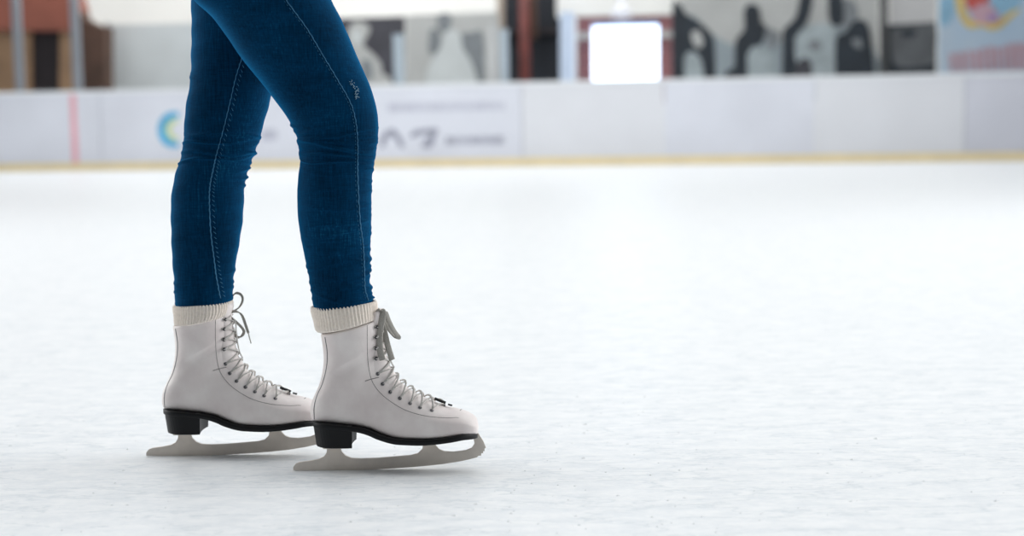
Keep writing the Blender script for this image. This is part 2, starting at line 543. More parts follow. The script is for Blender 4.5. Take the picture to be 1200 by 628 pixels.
    # dark keeper tab where the tongue starts
    tb = MB()
    q = [over(S.q(x, y), .0055) for x, y in ((455, 364), (468, 368), (482, 373), (492, 377))]
    tb.tube(q, .0045, 10, flat=.45, wdir=(0, 1, 0), taper=False)
    tb.build('tongue_loop', MT['hole'], boot)
    q = [over(S.q(x, y), .0045) for x, y in ((502, 376), (510, 378), (516, 380))]
    tb = MB(); tb.tube(q, .003, 8, flat=.45, wdir=(0, 1, 0)); tb.build('tongue_loop', MT['hole'], boot)
    return boot


person = empty('person', (P(344, 557, DN).x + .05, (DN + DF) / 2, 0))
tagged(person, 'person in skinny blue jeans and white lace-up ice skates, standing sideways on the ice', 'person')
PI = Vector(person.location)

bow_near = dict(knot=(287, 92), loops=[
    dict(p=[(288, 92, -.006), (283, 74, -.014), (290, 62, -.017), (299, 64, -.016), (299, 80, -.018), (292, 120, -.020), (290, 165, -.021), (295, 200, -.02), (300, 217, -.018)], w=.0050, dir=(1, 0, .15), t=.25),
    dict(p=[(291, 92, .0), (296, 72, -.004), (305, 68, -.006), (315, 92, -.006), (330, 122, -.007), (347, 148, -.007), (340, 152, -.003), (322, 134, .002), (306, 106, .003), (292, 92, .002)], w=.0044, dir=(.8, .5, -.4), closed=True, t=.25),
    dict(p=[(290, 95, -.002), (303, 130, -.006), (312, 165, -.01), (321, 195, -.012), (329, 219, -.013)], w=.0046, dir=(.95, .25, -.3), t=.25)])
bow_far = dict(knot=(279, 100), loops=[
    dict(p=[(279, 100, -.003), (280, 72, -.007), (290, 44, -.008), (306, 31, -.006), (323, 37, -.004), (328, 55, -.003), (317, 78, -.003), (297, 91, -.003), (279, 100, -.001)], w=.0026, dir=(.7, .5, .5), closed=True, t=.45),
    dict(p=[(279, 100, -.004), (284, 130, -.009), (296, 165, -.011), (309, 181, -.011), (325, 176, -.009), (333, 160, -.007), (322, 142, -.005), (301, 122, -.003), (279, 102, 0)], w=.0028, dir=(.8, .4, .4), closed=True, t=.4),
    dict(p=[(279, 100, .0), (296, 91, .002), (316, 93, .002), (330, 106, .002), (342, 135, .003), (352, 163, .003)], w=.0030, dir=(.8, .4, -.4), t=.35),
    dict(p=[(352, 163, .003), (356, 178, .003), (362, 198, .003)], w=.0009, dir=(.7, .6, .3), t=1)])

make_skate(person, ORG - PI, 0.0, False, 0.0, bow_near)
fo = P(172, 540, DF); fo.z = 0
make_skate(person, fo - PI, 0.0, True, 0.03, bow_far)


# ------------------------------------------------------------------ socks
def sock(rings, Yc, name='sock'):
    rows = []
    for (xl, yl), (xr, yr), w, fold in rings:
        a = P(xl, yl, Yc); b = P(xr, yr, Yc)
        rows.append((a.x, a.z, b.x, b.z, w, fold))
    rows = smooth_path(rows, 46)
    N = 56 * 6
    out = []
    for i, r in enumerate(rows):
        ring = []
        for j in range(N):
            a = 2 * math.pi * j / N
            rib = .0011 * (math.cos(a * 56) ** 1) * r[5] + .0009 * math.sin(i * .35 + 2.0 * math.sin(a * 2 + i * .05)) * r[5]
            cx, cz = (r[0] + r[2]) / 2, (r[1] + r[3]) / 2
            hx, hz = (r[2] - r[0]) / 2, (r[3] - r[1]) / 2
            L = math.hypot(hx, hz)
            k = (L + rib) / L
            ring.append((cx + hx * k * math.cos(a), Yc - (r[4] + rib) * math.sin(a), cz + hz * math.cos(a)))
        out.append([Vector(q) - PI for q in ring])
    m = MB(); m.loft(out, True, True)
    return m.build(name, MT['wool'], person)


def z1(x, y): return px1(x, y)
sock([(z1(90, 62), z1(255, 45), .034, .2), (z1(74, 52), z1(268, 36), .040, .6), (z1(69, 54), z1(273, 34), .0425, 1), (z1(70, 68), z1(276, 44), .0445, 1), (z1(77, 92), z1(277, 62), .0465, 1),
      (z1(79, 100), z1(278, 70), .046, 1), (z1(80, 108), z1(279, 76), .0475, 1), (z1(82, 122), z1(280, 84), .048, 1), (z1(88, 131), z1(279, 90), .047, 1), (z1(97, 134), z1(274, 93), .0435, .5), (z1(112, 140), z1(262, 100), .038, .2), (z1(120, 200), z1(262, 160), .034, .1)], DN)
def z2(x, y): return 160 + x / 2.857, 330 + y / 2.857
sock([(z2(145, 90), z2(300, 72), .034, .2), (z2(131, 78), z2(313, 64), .041, .6), (z2(126, 81), z2(318, 64), .0435, 1), (z2(127, 95), z2(320, 76), .045, 1), (z2(130, 112), z2(318, 92), .046, 1),
      (z2(130, 128), z2(313, 105), .0475, 1), (z2(131, 140), z2(308, 112), .047, 1), (z2(138, 147), z2(301, 114), .044, .5), (z2(155, 150), z2(285, 118), .038, .2), (z2(160, 200), z2(285, 180), .034, .1)], DF)


# ------------------------------------------------------------------ jeans
def leg_mesh(tab, yt, bt, folds, seed):
    """tab: image row -> left, right edge;  yt: row -> distance;  bt: row -> half depth"""
    rng = random.Random(seed)
    vs = [t[0] for t in tab]
    N = 144
    ph = [rng.uniform(0, 6.28) for _ in range(12)]
    sm = smooth_path(tab, 420)
    out = []
    info = []
    for (v, xl, xr) in sm:
        Y = float(np.interp(v, *zip(*yt))); b = float(np.interp(v, *zip(*bt)))
        A = P(xl, v, Y); B = P(xr, v, Y)
        c = (A + B) / 2; h = (B - A) / 2
        ring = []
        for j in range(N):
            a = 2 * math.pi * j / N
            d = 0.0
            for (v0, sl, sg, am, ac, aw) in folds:
                da = math.atan2(math.sin(a - ac), math.cos(a - ac))
                w = math.exp(-(da / aw) ** 2)
                if w < .01: continue
                vv = v - v0 - sl * da - 2.0 * math.sin(3 * da + v0)
                d += am * w * math.exp(-(vv / sg) ** 2)
            d += .0006 * math.sin(v * .11 + 2 * math.sin(a + ph[0]) + ph[1]) * (.5 + .5 * math.sin(2 * a + ph[2]))
            d += .0005 * math.sin(v * .23 + 3 * math.sin(a * 1.0 + ph[3])) * math.sin(a + ph[4])
            cs, sn = math.cos(a), math.sin(a)
            n = 2.2
            x = math.copysign(abs(cs) ** (2 / n), cs); y = math.copysign(abs(sn) ** (2 / n), sn)
            p = c + h * x + Vector((0, -b * y, 0))
            p += (h.normalized() * cs + Vector((0, -1, 0)) * sn) * d
            ring.append(p - PI)
        out.append(ring)
    return out


def rfolds(rng, v0, v1, n, ac, aw, amp, sg=2.2, sl=6):
    return [(v0 + (v1 - v0) * (i + rng.uniform(-.25, .25)) / max(1, n - 1), rng.uniform(-sl, sl), sg * rng.uniform(.7, 1.3), amp * rng.uniform(.6, 1.3), ac + rng.uniform(-.25, .25), aw * rng.uniform(.7, 1.3)) for i in range(n)]


rg = random.Random(3)
near_tab = [(-150, 184, 352), (-105, 180, 356), (-60, 196, 364), (-25, 214, 378), (0, 228, 388), (21, 250, 398.8), (45, 268, 409.4), (70, 285, 420), (97, 307, 432), (118, 323, 439), (133, 334, 442), (148, 343.5, 443.3), (160, 348.5, 442.6), (170, 351.5, 441.5), (181, 353.2, 440), (192, 352.5, 438), (204, 350.4, 436), (219, 349.3, 435.2),
            (235, 349, 435), (256, 350, 434.8), (277, 353, 434.3), (298, 357, 433.3), (316, 361, 432.6), (337, 364.5, 433.5), (349, 366.5, 436), (356, 367.2, 436), (366, 371, 430)]
far_tab = [(-150, 186, 345), (-105, 190, 350), (-60, 205, 352), (-25, 222, 352), (0, 225.6, 348), (30, 226, 343), (60, 225.8, 335), (88, 225, 326), (112, 221.6, 317.5), (130, 218.6, 312.6), (145, 217.2, 308), (157, 216.6, 304.8), (167, 216, 301.5), (178, 215, 297.8), (190, 211.5, 293), (204, 206.6, 288), (219, 203.6, 285.8),
           (235, 202, 285), (247, 201.5, 284.3), (264, 201.6, 282.8), (280, 202.1, 280.8), (301, 203, 277), (316, 203.8, 274), (328, 204.8, 272.8), (342, 205.7, 272), (354, 206.2, 271), (366, 211, 265)]
yn = [(-150, 2.12), (-25, 2.13), (120, 2.145), (366, 2.15)]
yf = [(-150, 2.31), (-25, 2.295), (120, 2.275), (366, 2.265)]
bn = [(-150, .088), (-25, .084), (0, .08), (70, .07), (118, .061), (150, .056), (180, .053), (220, .0555), (260, .053), (310, .044), (345, .0415), (356, .042), (366, .038)]
bf = bn
nf = (rfolds(rg, 150, 180, 5, math.pi, .8, .0038, 2.9, 3) + rfolds(rg, 150, 185, 4, math.pi * .62, .6, .0016, 2.4, 10) +
      rfolds(rg, 302, 350, 7, 0.15, .75, .0036, 2.4, 3) + rfolds(rg, 160, 300, 18, 0.35, .5, .0022, 2.0, 4) + rfolds(rg, 310, 350, 5, math.pi, .7, .0016, 2.0, 3) +
      rfolds(rg, 158, 190, 5, math.pi * .55, 1.1, .0042, 1.7, 8) + rfolds(rg, 205, 350, 12, math.pi * .5, .8, .0014, 2.0, 8) + rfolds(rg, 20, 130, 8, math.pi * .5, .9, .0007, 5, 20))
ff = (rfolds(rg, 160, 216, 7, 0.0, .65, .0036, 2.8, 3) + rfolds(rg, 158, 186, 4, math.pi * .5, 1.3, .0038, 1.8, 4) + rfolds(rg, 84, 92, 2, math.pi, .5, .0016, 1.8, 2) +
      rfolds(rg, 318, 350, 4, 0.0, .7, .0026, 2.2, 3) + rfolds(rg, 330, 352, 3, math.pi, .7, .0016, 2.0, 3) + rfolds(rg, 220, 340, 10, math.pi * .5, .8, .0008, 2.0, 10))
jm = MB()
RN = leg_mesh(near_tab, yn, bn, nf, 1); RF = leg_mesh(far_tab, yf, bf, ff, 2)
jm.loft(RN); jm.loft(RF)
# hips and waistband, above the picture
hx = P(262, -120, 2.21).x
pel = []
for z, a, b in ((.80, .05, .06), (.815, .085, .12), (.85, .108, .165), (.90, .118, .180), (.96, .112, .176), (1.02, .098, .155), (1.05, .094, .146), (1.052, .096, .148), (1.088, .094, .144), (1.09, .085, .135)):
    pel.append([Vector((hx + a * math.cos(2 * math.pi * j / 96), 2.215 - b * math.sin(2 * math.pi * j / 96), z)) - PI for j in range(96)])
jm.loft(pel)
jeans = jm.build('jeans', MT['denim'], person)
nbv = BVHTree.FromPolygons(*(lambda m: (m.v, m.f))((lambda m: (m.loft(RN), m)[1])(MB())))
fbv = BVHTree.FromPolygons(*(lambda m: (m.v, m.f))((lambda m: (m.loft(RF), m)[1])(MB())))


def onleg(bv, u, v, lift=.0004):
    d = ray(u, v).normalized(); h = bv.ray_cast(CP - PI, d)
    if h[0] is None: return None
    n = h[1] if h[1].y < 0 else -h[1]
    return h[0] + n * lift


def z3(x, y): return 190 + x / 3.304, y / 3.304
def z4(x, y): return 190 + x / 3.304, 180 + y / 3.304
sn = [z3(430, -75), z3(480, 0), z3(560, 110), z3(620, 210), z3(680, 310), z3(730, 400), z3(751, 480), z3(757, 560), z4(757, 20), z4(757, 100), z4(765, 250), z4(777, 350), z4(782, 440), z4(785, 520), z4(797, 568)]
sf = [z3(330, 165), z3(312, 215), z3(285, 300), z3(262, 400), z3(235, 510), z3(210, 600), z4(198, 60), z4(186, 120), z4(183, 180), z4(188, 300), z4(200, 400), z4(210, 480), z4(225, 560)]
for bv, pts, both in ((nbv, sn, False), (fbv, sf, True)):
    pp = smooth_path(pts, 520)
    q = [onleg(bv, a + .25 * math.sin(i * .55), b) for i, (a, b) in enumerate(pp)]
    q = [k for k in q if k is not None]
    k = MB(); k.tube(q, .0009, 6, flat=.7)
    k.build('outseam' if not both else 'inseam', MT['seam'], jeans)
    st = MB(); m = 1
    offs = (5.2,) if both else (-2.4,)
    stepn, ln = (9, 4) if both else (6, 3)
    for off in offs:
        for i in range(0, 515, stepn):
            (a, b), (c, d) = pp[i], pp[i + ln]
            tx, ty = c - a, d - b; L_ = math.hypot(tx, ty); nx, ny = -ty / L_, tx / L_
            if nx < 0: nx, ny = -nx, -ny
            if both:   # slanting stitches beside the seam
                r0 = onleg(bv, a + nx * (off - 2.0), b + ny * (off - 2.0), .0006); r1 = onleg(bv, c + nx * (off + .6), d + ny * (off + .6), .0006)
            else:
                r0 = onleg(bv, a + nx * off, b + ny * off, .0003); r1 = onleg(bv, c + nx * off, d + ny * off, .0003)
            if r0 and r1: st.tube([r0, r1], .0004 if both else .0003, 5)
    st.build('stitching', MT['seam'], jeans)
# frayed worn spot above the knee
fr = MB()
for i in range(34):
    t = i / 33
    u = 190 + (735 + 26 * t + random.uniform(-7, 7) - 6 * math.sin(t * 9)) / 3.304; v = (312 + 68 * t + random.uniform(-3, 3)) / 3.304
    a = onleg(nbv, u, v, .0006); b = onleg(nbv, u + random.uniform(-1.6, 1.6), v + random.uniform(.4, 1.8), .0012)
    if a and b: fr.tube([a, (a + b) / 2 + Vector((0, -.0004, 0)), b], .0004, 5)
fr.build('frayed_threads', MT['fray'], jeans)

# ------------------------------------------------------------------ rink: ice and boards
def dpt(u, v, depth):   # point with given distance along +Y on the ray
    return P(u, v, depth)
A0 = P(0, 190, 20.6); B0 = P(1200, 190, 18.4); A0.z = 0; B0.z = 0
DV = (B0 - A0).normalized(); NB = Vector((DV.y, -DV.x, 0))    # NB points to the camera
if NB.y > 0: NB = -NB


def W(u, v, back=0.0):
    d = ray(u, v); o = A0 - NB * back
    t = (o - CP).dot(NB) / d.dot(NB)
    return CP + d * t


def S_(u, v=150, back=0.0): return (W(u, v, back) - A0).dot(DV)


def Bp(s, back, z): return A0 + DV * s - NB * back + Vector((0, 0, z))


def wbox(mb, s0, s1, b0, b1, z0, z1):
    v = [Bp(s, b, z) for z in (z0, z1) for (s, b) in ((s0, b0), (s1, b0), (s1, b1), (s0, b1))]
    mb.add(v, [(0, 1, 2, 3), (4, 5, 6, 7), (0, 1, 5, 4), (1, 2, 6, 5), (2, 3, 7, 6), (3, 0, 4, 7)])


def wobj(name, boxes, m, parent=None, bevel=0):
    k = MB()
    for b in boxes: wbox(k, *b)
    o = k.build(name, m, None, smooth=False)
    if parent: o.parent = parent; o.matrix_parent_inverse = parent.matrix_world.inverted() if False else Matrix.Translation(-Vector(parent.location))
    return o


def poly(name, pts, back, th, m, parent=None, rnd=True):
    """flat printed or cut shape: px outline on the plane `back` behind the boards, th thick"""
    q = smooth_path(pts + [pts[0]], len(pts) * 5)[:-1] if rnd else pts
    f = [W(u, v, back) for u, v in q]; n = len(f)
    k = MB()
    k.add(f + [p - NB * th for p in f], [tuple(range(n)), tuple(range(2 * n - 1, n - 1, -1))] + [(i, (i + 1) % n, n + (i + 1) % n, n + i) for i in range(n)])
    o = k.build(name, m, None, smooth=False)
    if parent: o.parent = parent; o.matrix_parent_inverse = Matrix.Translation(-Vector(parent.location))
    return o


k = MB()
nx_, ny_ = 2, 2
far0 = A0 - DV * 40; far1 = B0 + DV * 40
k.add([(far0.x, -12, 0), (far1.x, -12, 0), (far1.x, far1.y, 0), (far0.x, far0.y, 0), (far0.x, -12, -.08), (far1.x, -12, -.08), (far1.x, far1.y, -.08), (far0.x, far0.y, -.08)],
      [(0, 1, 2, 3), (4, 5, 6, 7), (0, 1, 5, 4), (1, 2, 6, 5), (2, 3, 7, 6), (3, 0, 4, 7)])
floor = k.build('floor', MT['ice'], None, smooth=False)
tagged(floor, 'white scratched ice of the skating rink', None, None, 'structure'); 

m_board = mat('board_plastic', (226, 229, 238), .5, spec=.35, noise=(1.1, .04))
m_board2 = mat('board_plastic_warm', (228, 230, 235), .5, spec=.35, noise=(1.1, .03))
m_board3 = mat('board_plastic_darker', (215, 217, 227), .5, spec=.35, noise=(1.1, .05))  # slightly darker plastic for the panels at the right end
m_kick = mat('yellow_kickplate', (246, 228, 184), .5, noise=(3, .05))
m_rail = mat('white_rail', (236, 239, 242), .4, noise=(3, .02))
m_red = mat('red_line', (238, 178, 188), .6, noise=(3, .05))
m_mark = mat('grey_print', (158, 160, 176), .6, noise=(5, .1))
m_mark2 = mat('pale_grey_print', (198, 200, 214), .6, noise=(5, .05))
m_cyan = mat('cyan_print', (30, 178, 228), .5, noise=(5, .1))
m_green = mat('lime_print', (214, 230, 170), .5, noise=(5, .05))
BH = 1.14
edges = [-330, -110, 118, 375, 612, 778, 955, 1130, 1330, 1520]
labs = {1: 'white rink board with the thin red line near the picture\'s left edge', 2: 'white rink board with a cyan crescent emblem, behind the far leg',
        3: 'white rink board with grey lettering just right of the knee', 4: 'plain white rink board below the red brick wall',
        5: 'plain white rink board below the crouching dark mural figures', 6: 'plain white rink board below the seated figure in the dark jacket',
        7: 'plain white rink board below the light blue poster'}
for i in range(len(edges) - 1):
    s0, s1 = S_(edges[i]), S_(edges[i + 1])
    e = empty('rink_board', Bp((s0 + s1) / 2, 0, 0))
    bpy.context.view_layer.update()
    tagged(e, labs.get(i, 'plain white rink board beyond the left edge of the picture' if i == 0 else 'plain white rink board beyond the right edge of the picture'), 'rink board', 'white boards round the rink')
    wobj('board_panel', [(s0 + .006, s1 - .006, 0, .06, .115, BH - .05)], m_board3 if i >= 7 else m_board2 if i in (4, 6) else m_board, e)
    wobj('kickplate', [(s0 + .002, s1 - .002, -.02, .06, 0, .115)], m_kick, e)
    wobj('top_rail', [(s0, s1, -.02, .12, BH - .05, BH + .0)], m_rail, e)
    if i == 1:
        sr_ = S_(87); wobj('red_line', [(sr_ - .045, sr_ + .045, -.008, .0, .116, BH - .052)], m_red, e)
    if i == 2:
        cx, cy = 204, 152
        arc = [(cx + 19 * math.cos(a), cy + 21 * math.sin(a)) for a in np.linspace(math.radians(75), math.radians(285), 16)]
        inn = [(cx + 6 + 17 * math.cos(a), cy + 15 * math.sin(a)) for a in np.linspace(math.radians(270), math.radians(90), 14)]
        poly('crescent_emblem', arc + inn, -.006, .005, m_cyan, e, rnd=False)
        arc = [(cx + 5 + 15 * math.cos(a), cy + 13 * math.sin(a)) for a in np.linspace(math.radians(100), math.radians(260), 12)]
        inn = [(cx + 9 + 13 * math.cos(a), cy + 10 * math.sin(a)) for a in np.linspace(math.radians(260), math.radians(100), 12)]
        poly('emblem_highlight', arc + inn, -.012, .005, m_green, e, rnd=False)
        poly('faint_mark', [(306, 153), (322, 152), (323, 163), (307, 164)], -.006, .005, m_mark2, e)
    if i == 3:
        # the two lines of lettering are too blurred to read in the photograph: rows of strokes in their place
        for (x0, x1, y, hgt, m, st) in ((455, 590, 126, 11, m_mark2, 4.6), (523, 588, 165, 10, m_mark, 5.0)):
            q = MB(); x = x0; rr_ = random.Random(int(x0))
            while x < x1:
                w = rr_.uniform(1.6, 3.2)
                hh = hgt * rr_.uniform(.75, 1)
                yy = y - (x - x0) * .015
                f = [W(a, b, -.006) for a, b in ((x, yy + hh / 2), (x + w, yy + hh / 2), (x + w, yy - hh / 2), (x, yy - hh / 2))]
                q.add(f + [p - NB * .005 for p in f], [(0, 1, 2, 3), (7, 6, 5, 4), (0, 1, 5, 4), (1, 2, 6, 5), (2, 3, 7, 6), (3, 0, 4, 7)])
                x += w + rr_.uniform(.8, st - 2)
            o = q.build('lettering', m, None, smooth=False); o.parent = e; o.matrix_parent_inverse = Matrix.Translation(-Vector(e.location))
        poly('lettering', [(445, 172), (447, 160), (455, 152), (463, 152), (470, 162), (474, 172), (468, 172), (463, 162), (457, 160), (452, 165), (451, 172)], -.006, .005, m_mark, e)
        poly('lettering', [(479, 160), (486, 153), (500, 151), (513, 151), (510, 160), (506, 172), (494, 172), (499, 163), (504, 157), (492, 158), (485, 161)], -.006, .005, m_mark, e)

# loose flakes of shaved ice around the blades
k = MB(); fr_ = random.Random(11)
for i in range(420):
    d = fr_.uniform(1.75, 2.75); x = fr_.gauss(-.22, .38) if i % 3 else fr_.uniform(-.9, .9)
    if min(abs(d - DN), abs(d - DF)) < .012: continue
    a = fr_.uniform(.0008, .0026) * (1 if i % 9 else 1.6); h = a * .6; t = fr_.uniform(0, 3.1)
    c, s__ = math.cos(t), math.sin(t)
    k.add([(x + a * c * 1.6, d + a * s__ * 1.6, 0), (x - a * s__, d + a * c, 0), (x - a * c, d - a * s__, 0), (x + a * s__, d - a * c, 0), (x + a * .2, d, h)],
          [(0, 1, 2, 3), (0, 1, 4), (1, 2, 4), (2, 3, 4), (3, 0, 4)])
tagged(k.build('ice_shavings', mat('shaved_ice', (240, 243, 245), .5, noise=(50, .04)), None, smooth=False), 'fine white ice shavings scattered on the rink around the skate blades', 'ice shavings', None, 'stuff')

# ------------------------------------------------------------------ behind the boards
m_conc = mat('pale_concrete', (196, 198, 198), .8, noise=(2, .06))
m_wall = mat('white_wall', (238, 238, 234), .8, noise=(.6, .03))
wobj('floor_hall', [(-40, 60, .13, 9.0, -.08, 0)], m_conc)
bpy.data.objects['floor_hall']['kind'] = 'structure'
wobj('wall_back', [(-40, 60, 6.0, 6.2, 0, 9.0)], m_wall)
bpy.data.objects['wall_back']['kind'] = 'structure'

m_post = mat('grey_post', (150, 156, 164), .4, metal=.3, noise=(3, .06))
m_post2 = mat('pale_blue_post', (176, 190, 200), .4, metal=.2, noise=(3, .05))


def post(u, wpx, vtop, back, m, label, name='glass_post', cat='post'):
    s = S_(u, 100, back); w = wpx * .012
    ztop = W(u, vtop, back).z
    e = empty(name, Bp(s, back, 0)); tagged(e, label, cat, 'grey posts behind the rink boards')
    bpy.context.view_layer.update()
    wobj('upright', [(s - w / 2, s + w / 2, back - .03, back + .05, 0, ztop)], m, e)
    wobj('foot_bracket', [(s - w * .55, s + w * .55, back - .05, back + .07, 0, .03)], m, e)
    wobj('end_cap', [(s - w / 2 - .01, s + w / 2 + .01, back - .04, back + .06, ztop, ztop + .02)], m, e)
post(23, 9, -70, .2, m_post, 'tall grey metal post left of the dark doorway')
post(91, 9, -70, .2, m_post, 'tall grey metal post right of the dark doorway')
post(468, 11, 42, .2, m_post2, 'short pale blue post just right of the dark mural with a pale figure')
post(591, 9, 36, .2, m_post2, 'short pale blue post left of the dark opening')
post(578, 8, 30, .2, m_conc, 'short whitish post beside the dark opening, left one of the pair')

# timber hut at the left
hb = 1.6
m_roof = mat('red_brown_roof', (150, 88, 72), .7, noise=(3, .12))
m_tan = mat('tan_timber', (166, 134, 104), .7, noise=(4, .14))
m_dkb = mat('dark_brown_timber', (92, 68, 56), .7, noise=(4, .2))
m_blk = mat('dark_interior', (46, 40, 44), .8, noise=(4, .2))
hut = empty('timber_hut', Bp(S_(60, 100, hb), hb, 0)); bpy.context.view_layer.update()
tagged(hut, 'brown timber hut with sloping red-brown front and dark doorway, behind the boards at left', 'hut')
def wpoly(name, pts, back, depth, m, parent, **kw): return poly(name, pts, back, depth, m, parent, rnd=False)
wpoly('fascia', [(-120, 34), (86, 36), (84, 8), (78, -12), (60, -70), (-120, -70)], hb - .15, .6, m_roof, hut)
wpoly('wall_panel', [(-120, 128), (-4, 128), (-4, 34), (-120, 34)], hb + .02, .4, m_tan, hut)
wpoly('corner_post', [(-4, 128), (19, 128), (19, 33), (-4, 33)], hb, .3, m_tan, hut)
wpoly('corner_post', [(26, 128), (37, 128), (36, 36), (26, 36)], hb, .05, m_tan, hut)
wpoly('corner_post', [(69, 128), (85, 128), (85, 36), (70, 36)], hb, .3, m_tan, hut)
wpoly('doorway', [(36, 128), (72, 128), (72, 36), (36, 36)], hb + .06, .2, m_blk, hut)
wpoly('side_panel', [(85, 128), (123, 128), (123, 31), (112, 30), (98, 22), (85, 4)], hb + .05, .3, m_dkb, hut)

m_scr = mat('grey_screen', (206, 213, 215), .6, noise=(1.6, .06))
scr = empty('grey_partition', Bp(S_(230, 100, 2.4), 2.4, 0)); bpy.context.view_layer.update()
tagged(scr, 'plain light grey partition behind the boards, right of the timber hut', 'partition')
wpoly('partition_panel', [(124, 128), (388, 124), (388, 24), (124, 29)], 2.4, .08, m_scr, scr)
wpoly('edge_post', [(122, 128), (127, 128), (127, 27), (122, 27)], 2.36, .12, m_post, scr)

# mural of a pale figure on dark ground
m_dk = mat('print_dark', (72, 72, 80), .6, noise=(3, .15))
m_dk2 = mat('print_black', (38, 48, 58), .6, noise=(3, .2))
m_gy = mat('print_grey', (134, 140, 144), .6, noise=(3, .12))
m_lt = mat('print_light', (188, 190, 188), .6, noise=(3, .06))
m_lt2 = mat('print_pale', (206, 212, 212), .6, noise=(3, .05))
mb_ = 2.6


def mural(label, box, m, name='mural'):
    e = empty(name, Bp(S_(sum(p[0] for p in box) / len(box), 100, mb_), mb_, 0)); bpy.context.view_layer.update()
    tagged(e, label, name.replace('_', ' ')); wpoly('mural_board', box, mb_, .06, m, e)
    return e


def fig(e, pts, m, lay=1, name='printed_figure', back=None):
    return poly(name, pts, (mb_ if back is None else back) - .006 * lay, .005, m, e)
e = mural('dark mural with one pale hooded figure, right of the thigh', [(388, 124), (474, 123), (474, 19), (388, 22)], m_dk)
fig(e, [(404, 118), (404, 80), (408, 62), (407, 40), (413, 27), (424, 25), (433, 32), (432, 40), (426, 52), (436, 62), (446, 74), (448, 86), (457, 92), (458, 118)], m_lt)
fig(e, [(412, 40), (418, 34), (423, 40), (420, 52), (414, 52)], m_lt2, 2, 'printed_face')
fig(e, [(424, 70), (434, 72), (437, 90), (428, 94), (423, 84)], m_gy, 2, 'printed_shade')
e = mural('pale mural of a figure in white with dark hair and a dark wedge behind', [(476, 123), (584, 121), (584, 14), (476, 18)], m_lt)
fig(e, [(548, 118), (566, 118), (566, 42), (554, 38), (540, 40), (537, 52)], m_gy, 1, 'printed_wedge')
fig(e, [(512, 18), (522, 15), (529, 20), (527, 32), (522, 38), (514, 34)], m_gy, 2, 'printed_hair')
fig(e, [(503, 36), (510, 33), (516, 42), (515, 56), (508, 64), (502, 58)], m_gy, 2, 'printed_hair')
fig(e, [(502, 118), (499, 90), (506, 70), (516, 56), (520, 40), (531, 34), (540, 42), (542, 56), (551, 70), (558, 90), (561, 118)], m_lt2, 3)

# dark opening with a red pipe
m_pipe = mat('red_brown_pipe', (104, 44, 38), .6, noise=(4, .15))
m_tant = mat('pale_tan_trim', (186, 172, 158), .6, noise=(4, .08))
cb = empty('dark_cabin', Bp(S_(620, 100, 3.0), 3.0, 0)); bpy.context.view_layer.update()
tagged(cb, 'dark open cabin with a brown pipe up its front, left of the brick wall', 'cabin')
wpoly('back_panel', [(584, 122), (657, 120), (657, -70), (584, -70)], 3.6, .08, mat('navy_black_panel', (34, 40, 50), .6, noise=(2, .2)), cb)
wpoly('corner_trim', [(582, 122), (589, 122), (589, -70), (582, -70)], 3.0, .2, m_tant, cb)
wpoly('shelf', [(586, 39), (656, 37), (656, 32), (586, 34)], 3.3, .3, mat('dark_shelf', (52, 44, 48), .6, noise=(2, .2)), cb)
s = S_(615, 60, 2.95)
k = MB(); k.tube([Bp(s, 2.95, 0), Bp(s, 2.95, 1.2), Bp(s, 2.95, 3.2)], .085, 16)
o = k.build('pipe', m_pipe, None); o.parent = cb; o.matrix_parent_inverse = Matrix.Translation(-Vector(cb.location))
s = S_(625, 60, 2.95)
k = MB(); k.tube([Bp(s, 3.0, 1.9), Bp(s, 3.0, 3.2)], .06, 12)
o = k.build('pipe', m_dkb, None); o.parent = cb; o.matrix_parent_inverse = Matrix.Translation(-Vector(cb.location))

# brick wall with bright doorway
def brick_mat():
    m = bpy.data.materials.new('red_brick'); m.use_nodes = True
    nt = m.node_tree; b = nt.nodes['Principled BSDF']; b.inputs['Roughness'].default_value = .85
    tc = nt.nodes.new('ShaderNodeTexCoord'); mp = nt.nodes.new('ShaderNodeMapping'); mp.inputs['Rotation'].default_value = (math.pi / 2, 0, 0)
    br = nt.nodes.new('ShaderNodeTexBrick'); br.inputs['Scale'].default_value = 1
    br.inputs['Color1'].default_value = lin((140, 84, 88)); br.inputs['Color2'].default_value = lin((122, 74, 82)); br.inputs['Mortar'].default_value = lin((170, 140, 140))
    br.inputs['Brick Width'].default_value = .25; br.inputs['Row Height'].default_value = .075; br.inputs['Mortar Size'].default_value = .008
    nt.links.new(tc.outputs['Object'], mp.inputs['Vector']); nt.links.new(mp.outputs['Vector'], br.inputs['Vector'])
    nt.links.new(br.outputs['Color'], b.inputs['Base Color'])
    return m
bk = 3.4
w = wpoly('wall_brick', [(676, 122), (693, 122), (693, 27), (772, 25), (772, 121), (796, 120), (796, 17), (676, 20)], bk, .3, brick_mat(), None)
w['kind'] = 'structure'
w = wpoly('wall_brick_upper', [(652, 20), (800, 17), (800, -70), (652, -70)], bk - .02, .34, m_wall, None); w['kind'] = 'structure'
w = wpoly('trim_1', [(656, 122), (671, 122), (671, 14), (656, 14)], bk - .4, .3, mat('bluish_white_frame', (206, 222, 244), .5, noise=(2, .03)), None); w['kind'] = 'structure'
w = wpoly('trim_2', [(676, 46), (692, 46), (692, 38), (676, 38)], bk - .03, .03, m_lt, None); w['kind'] = 'structure'
w = wpoly('trim_3', [(773, 44), (796, 44), (796, 36), (773, 36)], bk - .03, .03, m_lt, None); w['kind'] = 'structure'
dr = empty('window_1', Bp(S_(733, 100, bk), bk + .1, 0)); bpy.context.view_layer.update(); dr['kind'] = 'structure'
wpoly('lit_pane', [(693, 126), (772, 125), (772, 26), (693, 28)], bk + .15, .03, mat('daylit_glass', (225, 240, 255), .3, emit=((215, 233, 255), 2.6), noise=(2, .02)), dr)
